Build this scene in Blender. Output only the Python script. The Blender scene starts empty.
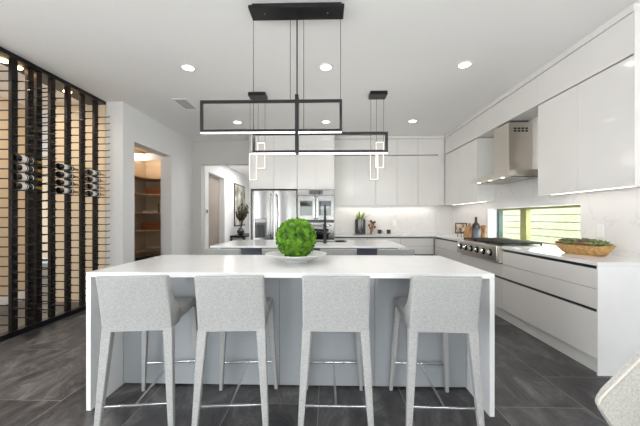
import bpy, bmesh, math, random
from mathutils import Vector, Matrix, noise as mnoise
C = bpy.context.scene.collection
SC = bpy.context.scene
R = math.radians
random.seed(7)

# ------------------------------------------------------------------ camera, world, exposure
EYE = 1.28
cam_d = bpy.data.cameras.new('camera'); cam = bpy.data.objects.new('camera', cam_d); C.objects.link(cam)
cam.location = (0, 0, EYE); cam.rotation_euler = (R(90), 0, math.atan(7 / 300))
cam_d.sensor_width = 36; cam_d.lens = 36 * 300 / 640; cam_d.shift_y = 5 / 640; cam_d.clip_start = 0.05
SC.camera = cam
w = bpy.data.worlds.new('sky'); SC.world = w; w.use_nodes = True
bg = w.node_tree.nodes['Background']; bg.inputs[0].default_value = (0.86, 0.93, 1.0, 1); bg.inputs[1].default_value = 2.6
SC.view_settings.view_transform = 'Standard'; SC.view_settings.look = 'None'
SC.view_settings.gamma = 1; SC.view_settings.use_curve_mapping = False
SC.view_settings.exposure = 0.24
SC.cycles.use_denoising = True
SC.cycles.max_bounces = 10; SC.cycles.diffuse_bounces = 6; SC.cycles.sample_clamp_indirect = 6

def light(name, kind, loc, power, color=(1, 1, 1), size=0.3, size_y=None, target=None, spot=None, parent=None, blend=0.6):
    d = bpy.data.lights.new(name, kind); o = bpy.data.objects.new(name, d); C.objects.link(o)
    d.energy = power; d.color = color; o.location = loc
    if kind == 'AREA':
        d.size = size
        if size_y: d.shape = 'RECTANGLE'; d.size_y = size_y
    else:
        d.shadow_soft_size = size
    if kind == 'SPOT':
        d.spot_size = R(spot); d.spot_blend = blend
    if target is not None:
        o.rotation_euler = (Vector(target) - Vector(loc)).to_track_quat('-Z', 'Y').to_euler()
    if parent:
        o.parent = parent; o.location = Vector(loc) - parent.location
    return o
# daylight through the garden windows in the wall behind the camera
DAY = (0.93, 0.97, 1.0)
for nm, x, wd in (('daylight_one', -0.4, 2.5), ('daylight_two', 1.95, 1.2)):
    light(nm, 'AREA', (x, -4.25, 1.3), 36 * wd, DAY, wd, 2.3, (x, -3.1, 2.95))
# added fill lamp at an unseen opening left of the camera, brightens the drawers
light('side_fill', 'AREA', (-4.6, -1.5, 1.4), 160, DAY, 3.4, 2.0, (0.0, 0.4, 1.6))
sun_d = bpy.data.lights.new('sun', 'SUN'); sun = bpy.data.objects.new('sun', sun_d); C.objects.link(sun)
sun_d.energy = 20.0; sun_d.angle = R(0.6); sun_d.color = (1, 0.985, 0.965); sun.location = (-5, -12, 20)
sun.rotation_euler = Vector((0.30, 0.75, -0.56)).to_track_quat('-Z', 'Y').to_euler()
# daylight at the kitchen window
light('daylight_kitchen', 'AREA', (3.14, 4.38, 1.18), 14, (0.95, 1, 0.95), 1.8, 0.42, (0, 4.38, 0.9))
# the hall's and pantry's own ceiling lights, the side room
light('hall_light', 'AREA', (-2.0, 8.6, 2.72), 38, (1, 0.99, 0.97), 0.7, 1.6, (-2.0, 8.6, 0))
light('pantry_light', 'AREA', (-3.95, 6.02, 2.75), 4.5, (1, 0.90, 0.79), 0.25, 0.16, (-3.90, 6.12, 1.0))
light('pantry_shelf_light', 'AREA', (-3.75, 6.42, 2.60), 1.3, (1, 0.86, 0.68), 0.5, 0.08, (-3.75, 6.52, 2.0))
light('side_room_light', 'AREA', (-5.6, 6.4, 3.0), 34, (1, 0.93, 0.85), 1.2, 1.2, (-5.6, 6.4, 0))

# ------------------------------------------------------------------ materials
def lin(c):
    return tuple((v / 255 / 12.92) if v / 255 <= 0.04045 else ((v / 255 + 0.055) / 1.055) ** 2.4 for v in c) + (1,)

def mat(name, col, rough=0.5, metal=0.0, var=0.0, scale=20, bump=0.0, stretch=None, coat=0.0, emit=None, spec=None, col2=None, detail=4, rvar=0.0, ramp=None):
    m = bpy.data.materials.new(name); m.use_nodes = True
    nt = m.node_tree; b = nt.nodes['Principled BSDF']; L = nt.links.new
    b.inputs['Base Color'].default_value = lin(col); b.inputs['Roughness'].default_value = rough; b.inputs['Metallic'].default_value = metal
    if coat: b.inputs['Coat Weight'].default_value = coat; b.inputs['Coat Roughness'].default_value = 0.03
    if spec is not None: b.inputs['Specular IOR Level'].default_value = spec
    if emit:
        b.inputs['Emission Color'].default_value = lin(emit[0]); b.inputs['Emission Strength'].default_value = emit[1]
    tc = nt.nodes.new('ShaderNodeTexCoord'); n = nt.nodes.new('ShaderNodeTexNoise')
    n.inputs['Scale'].default_value = scale; n.inputs['Detail'].default_value = detail
    if stretch:
        mp = nt.nodes.new('ShaderNodeMapping'); mp.inputs['Scale'].default_value = stretch
        L(tc.outputs['Object'], mp.inputs['Vector']); L(mp.outputs['Vector'], n.inputs['Vector'])
    else:
        L(tc.outputs['Object'], n.inputs['Vector'])
    c2 = lin(col2) if col2 else tuple(max(0, v * (1 - var)) for v in lin(col)[:3]) + (1,)
    rp = nt.nodes.new('ShaderNodeValToRGB'); rp.color_ramp.elements[0].position, rp.color_ramp.elements[1].position = ramp or (0.35, 0.65)
    rp.color_ramp.elements[0].color = c2; rp.color_ramp.elements[1].color = lin(col)
    L(n.outputs['Fac'], rp.inputs['Fac']); L(rp.outputs['Color'], b.inputs['Base Color'])
    if rvar:
        mr = nt.nodes.new('ShaderNodeMapRange'); mr.inputs['To Min'].default_value = rough - rvar; mr.inputs['To Max'].default_value = rough + rvar
        L(n.outputs['Fac'], mr.inputs['Value']); L(mr.outputs['Result'], b.inputs['Roughness'])
    if bump:
        bp = nt.nodes.new('ShaderNodeBump'); bp.inputs['Strength'].default_value = bump; bp.inputs['Distance'].default_value = 0.01
        L(n.outputs['Fac'], bp.inputs['Height']); L(bp.outputs['Normal'], b.inputs['Normal'])
    return m

def vein(name, col, vcol, rough, scale=1.3):
    m = mat(name, col, rough, scale=scale, detail=9)
    nt = m.node_tree; n = [x for x in nt.nodes if x.type == 'TEX_NOISE'][0]; n.inputs['Distortion'].default_value = 1.2
    rp = [x for x in nt.nodes if x.type == 'VALTORGB'][0].color_ramp
    rp.elements[0].position = 0.44; rp.elements[0].color = lin(col); rp.elements[1].position = 0.56; rp.elements[1].color = lin(col)
    e = rp.elements.new(0.50); e.color = lin(vcol)
    e = rp.elements.new(0.485); e.color = lin(col); e = rp.elements.new(0.515); e.color = lin(col)
    return m

def floor_mat():
    m = bpy.data.materials.new('slate_tile'); m.use_nodes = True; nt = m.node_tree; L = nt.links.new; b = nt.nodes['Principled BSDF']
    def math_(op, a, c=None, d=None):
        x = nt.nodes.new('ShaderNodeMath'); x.operation = op
        for i, v in enumerate((a, c, d)):
            if v is None: continue
            if isinstance(v, (int, float)): x.inputs[i].default_value = v
            else: L(v, x.inputs[i])
        return x.outputs[0]
    tc = nt.nodes.new('ShaderNodeTexCoord'); sp = nt.nodes.new('ShaderNodeSeparateXYZ'); L(tc.outputs['Object'], sp.inputs[0])
    u = math_('DIVIDE', math_('ADD', sp.outputs['X'], 0.06), 0.6); row = math_('FLOOR', u)
    v = math_('DIVIDE', math_('SUBTRACT', math_('SUBTRACT', sp.outputs['Y'], 2.46), math_('MULTIPLY', row, 0.4)), 1.2); cell = math_('FLOOR', v)
    fu = math_('FRACT', u); fv = math_('FRACT', v)
    du = math_('MULTIPLY', math_('MINIMUM', fu, math_('SUBTRACT', 1.0, fu)), 0.6)
    dv = math_('MULTIPLY', math_('MINIMUM', fv, math_('SUBTRACT', 1.0, fv)), 1.2)
    grout = math_('LESS_THAN', math_('MINIMUM', du, dv), 0.0028)
    cx = nt.nodes.new('ShaderNodeCombineXYZ'); L(row, cx.inputs[0]); L(cell, cx.inputs[1])
    wn = nt.nodes.new('ShaderNodeTexWhiteNoise'); wn.noise_dimensions = '3D'; L(cx.outputs[0], wn.inputs['Vector'])
    # slate clouding, shifted per tile
    ad = nt.nodes.new('ShaderNodeVectorMath'); ad.operation = 'MULTIPLY_ADD'; L(wn.outputs['Color'], ad.inputs[0]); ad.inputs[1].default_value = (9, 9, 9); L(tc.outputs['Object'], ad.inputs[2])
    mp = nt.nodes.new('ShaderNodeMapping'); mp.inputs['Scale'].default_value = (2.2, 1.0, 1); mp.inputs['Rotation'].default_value = (0, 0, 0.5); L(ad.outputs[0], mp.inputs['Vector'])
    n1 = nt.nodes.new('ShaderNodeTexNoise'); n1.inputs['Scale'].default_value = 2.2; n1.inputs['Detail'].default_value = 10; n1.inputs['Roughness'].default_value = 0.74; n1.inputs['Distortion'].default_value = 0.8
    L(mp.outputs['Vector'], n1.inputs['Vector'])
    rp = nt.nodes.new('ShaderNodeValToRGB'); rp.color_ramp.elements[0].position = 0.36; rp.color_ramp.elements[0].color = lin((40, 39, 42))
    rp.color_ramp.elements[1].position = 0.70; rp.color_ramp.elements[1].color = lin((132, 128, 125)); e = rp.color_ramp.elements.new(0.52); e.color = lin((78, 76, 77))
    L(n1.outputs['Fac'], rp.inputs['Fac'])
    hs = nt.nodes.new('ShaderNodeHueSaturation'); L(rp.outputs['Color'], hs.inputs['Color']); hs.inputs['Saturation'].default_value = 1.0
    L(math_('MULTIPLY_ADD', wn.outputs['Value'], 0.45, 0.8), hs.inputs['Value'])
    mx = nt.nodes.new('ShaderNodeMixRGB'); L(grout, mx.inputs['Fac']); L(hs.outputs['Color'], mx.inputs['Color1']); mx.inputs['Color2'].default_value = lin((128, 124, 121))
    L(mx.outputs['Color'], b.inputs['Base Color'])
    mr = nt.nodes.new('ShaderNodeMapRange'); mr.inputs['To Min'].default_value = 0.28; mr.inputs['To Max'].default_value = 0.5; L(n1.outputs['Fac'], mr.inputs['Value']); L(mr.outputs[0], b.inputs['Roughness'])
    bp = nt.nodes.new('ShaderNodeBump'); bp.inputs['Strength'].default_value = 0.25; bp.inputs['Distance'].default_value = 0.006
    L(math_('SUBTRACT', n1.outputs['Fac'], grout), bp.inputs['Height']); L(bp.outputs['Normal'], b.inputs['Normal'])
    return m

def glass_mat(name, tint=(245, 250, 248), gloss=0.06):
    m = bpy.data.materials.new(name); m.use_nodes = True; nt = m.node_tree; nt.nodes.clear(); L = nt.links.new
    o = nt.nodes.new('ShaderNodeOutputMaterial'); t = nt.nodes.new('ShaderNodeBsdfTransparent'); g = nt.nodes.new('ShaderNodeBsdfGlossy'); mx = nt.nodes.new('ShaderNodeMixShader')
    t.inputs[0].default_value = lin(tint); g.inputs['Roughness'].default_value = 0.02; mx.inputs[0].default_value = gloss
    L(t.outputs[0], mx.inputs[1]); L(g.outputs[0], mx.inputs[2]); L(mx.outputs[0], o.inputs[0])
    return m

M = {
 'floor': floor_mat(),
 'ceiling': mat('ceiling_paint', (242, 241, 239), 0.8, var=0.02, scale=60, bump=0.02),
 'wall': mat('white_wall_paint', (238, 238, 238), 0.7, var=0.03, scale=80, bump=0.03),
 'greige': mat('greige_wall_paint', (206, 204, 200), 0.7, var=0.03, scale=80, bump=0.03),
 'tan': mat('warm_tan_wall_paint', (214, 196, 170), 0.7, var=0.04, scale=60, bump=0.03),
 'gloss': mat('gloss_white_lacquer', (229, 226, 223), 0.14, var=0.015, scale=4, coat=0.6),
 'carcass': mat('white_melamine', (225, 224, 221), 0.4, var=0.02, scale=10),
 'quartz': mat('white_quartz', (232, 232, 232), 0.16, var=0.035, scale=5, detail=8),
 'splash': vein('veined_quartz_backsplash', (230, 227, 225), (221, 218, 216), 0.22),
 'groove': mat('black_groove_profile', (22, 21, 22), 0.4, var=0.2),
 'panel': mat('blue_grey_gloss_panel', (157, 161, 164), 0.13, var=0.03, scale=3, coat=0.3),
 'navy': mat('slate_blue_cabinet', (84, 90, 102), 0.35, var=0.06, scale=5),
 'steel': mat('brushed_stainless', (138, 136, 134), 0.2, 1.0, var=0.04, scale=3, stretch=(60, 60, 0.6), rvar=0.03),
 'steel_h': mat('brushed_stainless_horizontal', (208, 201, 191), 0.3, 1.0, var=0.04, scale=3, stretch=(0.8, 0.8, 160), rvar=0.02),
 'chrome': mat('polished_chrome', (225, 225, 226), 0.12, 1.0, var=0.03),
 'ovenglass': mat('dark_oven_glass', (22, 24, 25), 0.04, var=0.2, scale=3, coat=1.0),
 'black': mat('matte_black_metal', (24, 24, 27), 0.38, 0.3, var=0.2, scale=30),
 'bronze': mat('dark_bronze_metal', (52, 47, 45), 0.3, 0.7, var=0.25, scale=12),
 'iron': mat('cast_iron', (42, 41, 42), 0.55, 0.3, var=0.3, scale=60, bump=0.1),
 'fabric': mat('heather_grey_linen', (174, 174, 172), 0.95, scale=170, detail=4, col2=(140, 140, 139), bump=0.15, ramp=(0.25, 0.7)),
 'cream': mat('cream_boucle_linen', (198, 195, 189), 0.95, scale=110, detail=4, col2=(172, 169, 162), bump=0.2, ramp=(0.3, 0.65)),
 'piping': mat('cream_piping', (204, 200, 190), 0.9, var=0.1, scale=100),
 'led': mat('led_diffuser', (255, 255, 255), 0.5, emit=((255, 246, 236), 2.2)),
 'ledwarm': mat('warm_led_diffuser', (255, 240, 220), 0.5, emit=((255, 236, 214), 1.6)),
 'lamp': mat('downlight_lens', (255, 255, 255), 0.5, emit=((255, 248, 238), 12.0)),
 'lampwarm': mat('warm_downlight_lens', (255, 235, 205), 0.5, emit=((255, 214, 160), 12.0)),
 'trimwhite': mat('white_enamel_trim', (236, 236, 235), 0.4, var=0.02),
 'plastic': mat('white_switch_plastic', (238, 238, 236), 0.35, var=0.02),
 'greyplastic': mat('grey_plastic', (96, 98, 100), 0.4, var=0.1),
 'moss': mat('green_moss', (102, 148, 28), 0.95, scale=22, detail=9, col2=(22, 60, 6), bump=1.0, ramp=(0.33, 0.66)),
 'ceramic': mat('pale_grey_stoneware', (206, 208, 205), 0.3, var=0.10, scale=14),
 'wood': mat('carved_light_wood', (198, 160, 104), 0.6, scale=4, stretch=(2, 14, 14), col2=(158, 116, 66), bump=0.1),
 'boardwood': mat('acacia_board_wood', (196, 150, 104), 0.55, scale=4, stretch=(12, 12, 2), col2=(150, 100, 60)),
 'shelfwood': mat('oak_shelf', (205, 178, 142), 0.5, scale=4, stretch=(3, 20, 20), col2=(184, 152, 114)),
 'shelfback': mat('taupe_shelf_back', (196, 176, 150), 0.6, var=0.05, scale=6),
 'basket': mat('woven_copper_basket', (176, 106, 66), 0.8, scale=60, col2=(120, 66, 38), bump=0.6),
 'paper': mat('pale_paper', (216, 204, 186), 0.8, var=0.08),
 'brownpaper': mat('brown_book_cloth', (122, 92, 66), 0.8, var=0.15),
 'doorpaint': mat('taupe_door_paint', (150, 138, 128), 0.55, var=0.04),
 'fence': mat('pale_cedar_fence', (172, 171, 150), 0.85, scale=5, stretch=(6, 1.2, 14), col2=(146, 148, 120), bump=0.1),
 'vinyl': mat('olive_window_frame', (150, 148, 96), 0.5, var=0.05),
 'darkframe': mat('dark_teal_window_frame', (52, 74, 76), 0.4, var=0.1),
 'glass': glass_mat('window_glass'),
 'bottle': mat('dark_wine_glass', (14, 13, 14), 0.06, var=0.2, coat=1.0),
 'label': mat('white_wine_label', (232, 230, 224), 0.6, var=0.03),
 'foil': mat('gold_foil', (206, 164, 66), 0.3, 0.8, var=0.1),
 'vase': mat('glossy_black_glaze', (38, 30, 27), 0.1, var=0.25, scale=5, coat=0.8),
 'charcoal': mat('charcoal_stoneware', (36, 35, 37), 0.4, var=0.25, scale=10),
 'greyglaze': mat('grey_glazed_stoneware', (112, 112, 122), 0.25, var=0.2, scale=8),
 'leaf': mat('lime_leaf', (150, 176, 60), 0.5, var=0.35, scale=20),
 'twig': mat('dried_brown_pod', (168, 118, 76), 0.8, col2=(96, 62, 38), scale=30),
 'sageleaf': mat('sage_succulent', (150, 160, 112), 0.5, col2=(104, 112, 70), scale=40),
 'mauveleaf': mat('mauve_succulent', (150, 122, 104), 0.5, col2=(112, 98, 66), scale=40),
 'darkwood': mat('dark_walnut', (70, 46, 36), 0.5, var=0.3, scale=20),
 'art': mat('abstract_beige_print', (206, 188, 160), 0.7, scale=16, col2=(70, 56, 46), ramp=(0.42, 0.55)),
 'hallart': mat('abstract_grey_canvas', (222, 222, 216), 0.7, scale=2.4, col2=(120, 116, 96), ramp=(0.4, 0.6), detail=7),
 'bounce_paving': mat('pale_bounce_paving', (214, 208, 198), 0.8, var=0.06, scale=6),
 'reflector': mat('pale_floor_reflector', (226, 229, 232), 0.95, var=0.06, scale=90, bump=0.2),
 'drybranch': mat('dark_dried_branch', (74, 66, 52), 0.8, var=0.4, scale=30),
 'hoodlens': mat('hood_lamp_lens', (255, 255, 255), 0.4, emit=((255, 248, 236), 2.5)),
 'lawn': mat('lawn', (104, 132, 60), 0.9, var=0.4, scale=8),
 'hedge': mat('hedge_leaves', (84, 116, 48), 0.9, var=0.6, scale=9, bump=0.6),
}

# ------------------------------------------------------------------ mesh helpers
class MB:
    def __init__(s): s.bm = bmesh.new()
    def box(s, x0, x1, y0, y1, z0, z1, b=0.0, seg=2):
        x0, x1 = sorted((x0, x1)); y0, y1 = sorted((y0, y1)); z0, z1 = sorted((z0, z1))
        r = bmesh.ops.create_cube(s.bm, size=1)
        for v in r['verts']:
            v.co = Vector(((x0 + x1) / 2 + v.co.x * (x1 - x0), (y0 + y1) / 2 + v.co.y * (y1 - y0), (z0 + z1) / 2 + v.co.z * (z1 - z0)))
        if b:
            es = list({e for v in r['verts'] for e in v.link_edges})
            bmesh.ops.bevel(s.bm, geom=es, offset=b, segments=seg, profile=0.5, affect='EDGES')
        return s
    def tube(s, pts, r, n=20, caps=True):
        pts = [Vector(p) for p in pts]; k = len(pts)
        rs = r if isinstance(r, (list, tuple)) else [r] * k
        rings = []; up = None
        for i, p in enumerate(pts):
            t = (pts[min(i + 1, k - 1)] - pts[max(i - 1, 0)]).normalized()
            if up is None: up = Vector((0, 0, 1)) if abs(t.z) < 0.9 else Vector((0, 1, 0))
            a = (up - t * up.dot(t)).normalized(); up = a; c = t.cross(a)
            rings.append([s.bm.verts.new(p + (a * math.cos(2 * math.pi * j / n + math.pi / n) + c * math.sin(2 * math.pi * j / n + math.pi / n)) * rs[i]) for j in range(n)])
        for i in range(k - 1):
            for j in range(n):
                s.bm.faces.new((rings[i][j], rings[i][(j + 1) % n], rings[i + 1][(j + 1) % n], rings[i + 1][j]))
        if caps: s.bm.faces.new(rings[0][::-1]); s.bm.faces.new(rings[-1])
        return s
    def lathe(s, prof, c=(0, 0, 0), axis='Z', n=32, sx=1, sy=1):
        rings = []
        def pt(r, h, a):
            p, q = r * math.cos(a) * sx, r * math.sin(a) * sy
            v = {'Z': (p, q, h), 'Y': (p, h, q), 'X': (h, p, q)}[axis]
            return Vector(c) + Vector(v)
        for r, h in prof:
            if r < 1e-6: rings.append([s.bm.verts.new(pt(0, h, 0))])
            else: rings.append([s.bm.verts.new(pt(r, h, 2 * math.pi * j / n)) for j in range(n)])
        for A, B in zip(rings, rings[1:]):
            for j in range(n):
                k = (j + 1) % n
                f = [A[j % len(A)], A[k % len(A)], B[k % len(B)], B[j % len(B)]]
                f = list(dict.fromkeys(f))
                if len(f) >= 3: s.bm.faces.new(f)
        for e in (rings[0], rings[-1]):
            if len(e) > 1: s.bm.faces.new(e)
        return s
    def prism(s, poly, axis, a, b):
        def pt(p, h):
            return Vector({'X': (h, p[0], p[1]), 'Y': (p[0], h, p[1]), 'Z': (p[0], p[1], h)}[axis])
        A = [s.bm.verts.new(pt(p, a)) for p in poly]; B = [s.bm.verts.new(pt(p, b)) for p in poly]; n = len(poly)
        for i in range(n): s.bm.faces.new((A[i], A[(i + 1) % n], B[(i + 1) % n], B[i]))
        s.bm.faces.new(A[::-1]); s.bm.faces.new(B)
        return s
    def taper(s, p0, p1, a0, a1, b=0.0):          # square bar tapering from half-size a0 to a1
        r = bmesh.ops.create_cube(s.bm, size=2)
        for v in r['verts']:
            top = v.co.z > 0; p = Vector(p1 if top else p0); h = a1 if top else a0
            v.co = Vector((p.x + v.co.x * h[0], p.y + v.co.y * h[1], p.z))
        if b:
            bmesh.ops.bevel(s.bm, geom=list({e for v in r['verts'] for e in v.link_edges}), offset=b, segments=2, profile=0.5, affect='EDGES')
        return s
    def rot(s, mtx):
        bmesh.ops.transform(s.bm, matrix=mtx, verts=s.bm.verts); return s
    def done(s, name, m, parent=None, loc=None, flat=False, angle=20):
        bmesh.ops.recalc_face_normals(s.bm, faces=s.bm.faces)
        off = Vector(loc) if loc is not None else (parent.matrix_basis.translation.copy() if parent and parent.parent is None else (root_loc(parent) if parent else Vector((0, 0, 0))))
        for v in s.bm.verts: v.co -= off
        me = bpy.data.meshes.new(name); s.bm.to_mesh(me); s.bm.free()
        o = bpy.data.objects.new(name, me); C.objects.link(o); me.materials.append(M[m] if isinstance(m, str) else m)
        if not flat:
            me.shade_smooth(); me.set_sharp_from_angle(angle=R(angle))
        if parent: o.parent = parent
        if loc is not None: o.location = loc
        return o
def root_loc(o):
    v = Vector((0, 0, 0))
    while o: v += o.location; o = o.parent
    return v
def B(*a, **k): return MB().box(*a, **k)

def thing(name, label, cat, loc=(0, 0, 0), group=None):
    o = bpy.data.objects.new(name, None); C.objects.link(o); o.location = loc; o.empty_display_size = 0.1
    return tag(o, label, cat, group)
def tag(o, label, cat, group=None, kind=None):
    o['label'] = label; o['category'] = cat
    if group: o['group'] = group
    if kind: o['kind'] = kind
    return o
def struct(mb, name, m, label=None, **k):
    o = mb.done(name, m, **k); o['kind'] = 'structure'
    if label: o['label'] = label
    return o
def dup(root, loc, label, rz=0.0, group=None, cat=None):
    r = root.copy(); C.objects.link(r); r.location = loc; r.rotation_euler = (0, 0, rz); r['label'] = label
    if group: r['group'] = group
    for ch in list(root.children):
        c = ch.copy(); C.objects.link(c); c.parent = r
        for g in list(ch.children):
            d = g.copy(); C.objects.link(d); d.parent = c
    return r

CEIL = 3.05
# ------------------------------------------------------------------ the room shell
struct(B(-10, 3.1, -4.5, 11.2, -0.15, 0), 'floor', 'floor')
struct(B(-10, 3.1, -4.5, 6.98, CEIL, CEIL + 0.1), 'ceiling', 'ceiling')
struct(B(-10, -4.15, 6.98, 11.2, CEIL, CEIL + 0.1), 'ceiling_side_room', 'ceiling')
struct(B(-3.2, -1.2, 6.98, 11.2, 2.76, 2.86), 'ceiling_hall', 'ceiling')
# right wall with the low window opening above the worktop
WY0, WY1, WZ0, WZ1 = 3.417, 5.342, 0.925, 1.435
mb = B(2.83, 3.08, -4.5, WY0, 0, CEIL); mb.box(2.83, 3.08, WY1, 7.0, 0, CEIL); mb.box(2.83, 3.08, WY0, WY1, WZ1, CEIL); mb.box(2.83, 3.08, WY0, WY1, 0, 0.885)
struct(mb, 'wall_right', 'splash')
# back wall with the cased hall opening at its left end
mb = B(-3.3, -2.885, 6.82, 6.98, 0, CEIL); mb.box(-2.885, -1.50, 6.82, 6.98, 2.51, CEIL); mb.box(-1.50, 2.83, 6.82, 6.98, 0, CEIL)
struct(mb, 'wall_back', 'greige')
# left wall with the pantry opening
mb = B(-3.3, -3.1, 4.49, 4.761, 0, CEIL); mb.box(-3.3, -3.1, 5.92, 6.82, 0, CEIL); mb.box(-3.3, -3.1, 4.761, 5.92, 2.51, CEIL)
mb.box(-3.36, -3.3, 4.49, 4.60, 0, CEIL)
struct(mb, 'wall_left', 'wall')
struct(B(-4.25, -4.15, 4.60, 11.2, 0, CEIL).box(-4.15, -3.3, 6.75, 6.85, 0, 2.8).box(-4.15, -3.361, 4.50, 4.60, 0, CEIL), 'wall_pantry', 'tan')
struct(B(-4.15, -3.3, 4.6, 6.75, 2.78, 2.86), 'ceiling_pantry', 'ceiling')
struct(B(-4.90, -4.75, 0.6, 4.70, 0, CEIL), 'wall_wine_room', 'tan')
struct(B(-10, -4.25, 8.3, 8.45, 0, CEIL), 'wall_side_room', 'tan')
struct(B(-10, -4.25, 8.27, 8.30, 0, 0.15, b=0.004).box(-4.75, -4.73, 0.6, 4.70, 0, 0.14, b=0.004), 'baseboard_side_room', 'trimwhite')
struct(B(-3.1, -3.085, 4.49, 4.761, 0, 0.13, b=0.004).box(-3.1, -3.085, 5.92, 6.82, 0, 0.13, b=0.004), 'baseboard_left', 'trimwhite')
# the hall beyond
mb = B(-3.07, -2.87, 6.98, 7.21, 0, 2.76); mb.box(-3.07, -2.87, 8.35, 11.1, 0, 2.76); mb.box(-3.07, -2.87, 7.21, 8.35, 2.395, 2.76)
struct(mb, 'wall_hall', 'wall')
struct(B(-3.07, -1.2, 11.1, 11.2, 0, 2.76).box(-1.35, -1.2, 6.98, 11.1, 0, 2.76), 'wall_hall_end', 'wall')
d1 = struct(B(-3.07, -3.03, 7.212, 8.348, 0.005, 2.39), 'door_1', 'doorpaint')
B(-3.03, -2.985, 8.24, 8.27, 0.98, 1.02, b=0.004).tube([(-2.985, 8.255, 1.0), (-2.985, 8.14, 1.0)], 0.009).done('door_handle', 'chrome', d1)
# wall behind the camera with two garden windows, dining-end left wall with an unseen opening widened for fill light
mb = MB()
for x0, x1, z0, z1 in ((-10, -1.7, 0, CEIL), (0.9, 1.3, 0, CEIL), (2.6, 2.83, 0, CEIL), (-1.7, 0.9, 2.45, CEIL), (1.3, 2.6, 2.45, CEIL)):
    mb.box(x0, x1, -4.5, -4.35, z0, z1)
struct(mb, 'wall_rear', 'wall')
for n, (x0, x1) in enumerate(((-1.7, 0.9), (1.3, 2.6))):
    wo = bpy.data.objects.new('window_%d' % (n + 2), None); C.objects.link(wo); wo['kind'] = 'structure'; wo.location = (x0, -4.42, 0)
    mb = B(x0, x0 + 0.06, -4.46, -4.39, 0, 2.45); mb.box(x1 - 0.06, x1, -4.46, -4.39, 0, 2.45); mb.box(x0 + .06, x1 - .06, -4.46, -4.39, 2.38, 2.45); mb.box(x0 + .06, x1 - .06, -4.46, -4.39, 0, 0.08)
    mb.box((x0 + x1) / 2 - 0.04, (x0 + x1) / 2 + 0.04, -4.46, -4.39, 0.08, 2.38)
    mb.done('window_frame', 'black', wo)
struct(B(-4.90, -4.75, -4.35, -3.4, 0, CEIL).box(-4.90, -4.75, 0.4, 0.6, 0, CEIL).box(-4.90, -4.75, -3.4, 0.4, 2.45, CEIL).box(-4.90, -4.75, -3.4, 0.4, 0, 0.3), 'wall_dining', 'wall')
struct(B(-14, 14, -30, -10, -0.25, -0.15), 'lawn', 'lawn')
struct(B(-14, 14, -10, -4.5, -0.25, -0.05), 'bounce_paving', 'bounce_paving')  # unseen pale paving, added instead of lawn to throw more light upward
mb = MB()
for i in range(22):
    r = bmesh.ops.create_icosphere(mb.bm, subdivisions=3, radius=1.0)
    cx, cy, cz, s_ = -9 + i * 0.85, -13 + random.uniform(-.8, .8), 0.9, random.uniform(1.1, 1.7)
    for v in r['verts']:
        d = 1 + 0.25 * mnoise.noise(v.co * 3 + Vector((i, 0, 0)))
        v.co = Vector((cx, cy, cz)) + v.co * s_ * d
tag(mb.done('hedge', 'hedge', loc=(0, -13, -0.2)), 'clipped green hedge across the lawn behind the camera', 'hedge', kind='stuff')

tag(B(-3.9, 2.4, -4.0, -0.9, 0.0005, 0.014, b=.004).done('floor_reflector', 'reflector', loc=(-0.7, -2.4, 0)), 'large added pale rug in the sunlit living area behind the camera', 'reflector')  # unseen pale sheet added to bounce sunlight onto the ceiling
# ------------------------------------------------------------------ kitchen window and fence outside
wo = bpy.data.objects.new('window_1', None); C.objects.link(wo); wo['kind'] = 'structure'; wo.location = (3.02, 4.38, WZ0)
mb = B(2.99, 3.06, WY1 - 0.05, WY1 - .001, WZ0, WZ1); mb.box(2.99, 3.06, WY0 + .001, WY0 + 0.035, WZ0, WZ1); mb.done('window_frame', 'darkframe', wo)
B(2.99, 3.06, WY0 + .035, WY1 - 0.05, WZ1 - 0.03, WZ1 - .001).box(2.99, 3.06, WY0 + .035, WY1 - .05, WZ0, WZ0 + 0.025).done('window_rail', 'vinyl', wo)
B(2.985, 3.05, 4.57, 4.71, WZ0 + .025, WZ1 - .03, b=0.004).done('window_mullion', 'vinyl', wo)
B(3.022, 3.028, WY0 + .035, 4.57, WZ0 + .025, WZ1 - .03).done('pane', 'glass', wo)
B(3.022, 3.028, 4.71, WY1 - .05, WZ0 + .025, WZ1 - .03).done('pane', 'glass', wo)
mb = MB()
for k in range(17):
    mb.box(4.40, 4.425, 2.5, 11.5, -0.1 + k * 0.145, -0.1 + k * 0.145 + 0.132, b=0.004)
mb.box(4.4255, 4.436, 2.5, 11.5, -0.1, 2.36)
for k in range(5): mb.box(4.4365, 4.50, 3.0 + 2.0 * k, 3.09 + 2.0 * k, -0.15, 2.3)
tag(mb.done('wooden_fence', 'fence', loc=(4.41, 7, -0.15)), 'pale horizontal board fence seen outside the low kitchen window', 'fence')
struct(B(3.08, 9, -4.5, 13, -0.25, -0.15), 'ground_side_yard', 'bounce_paving')

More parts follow.
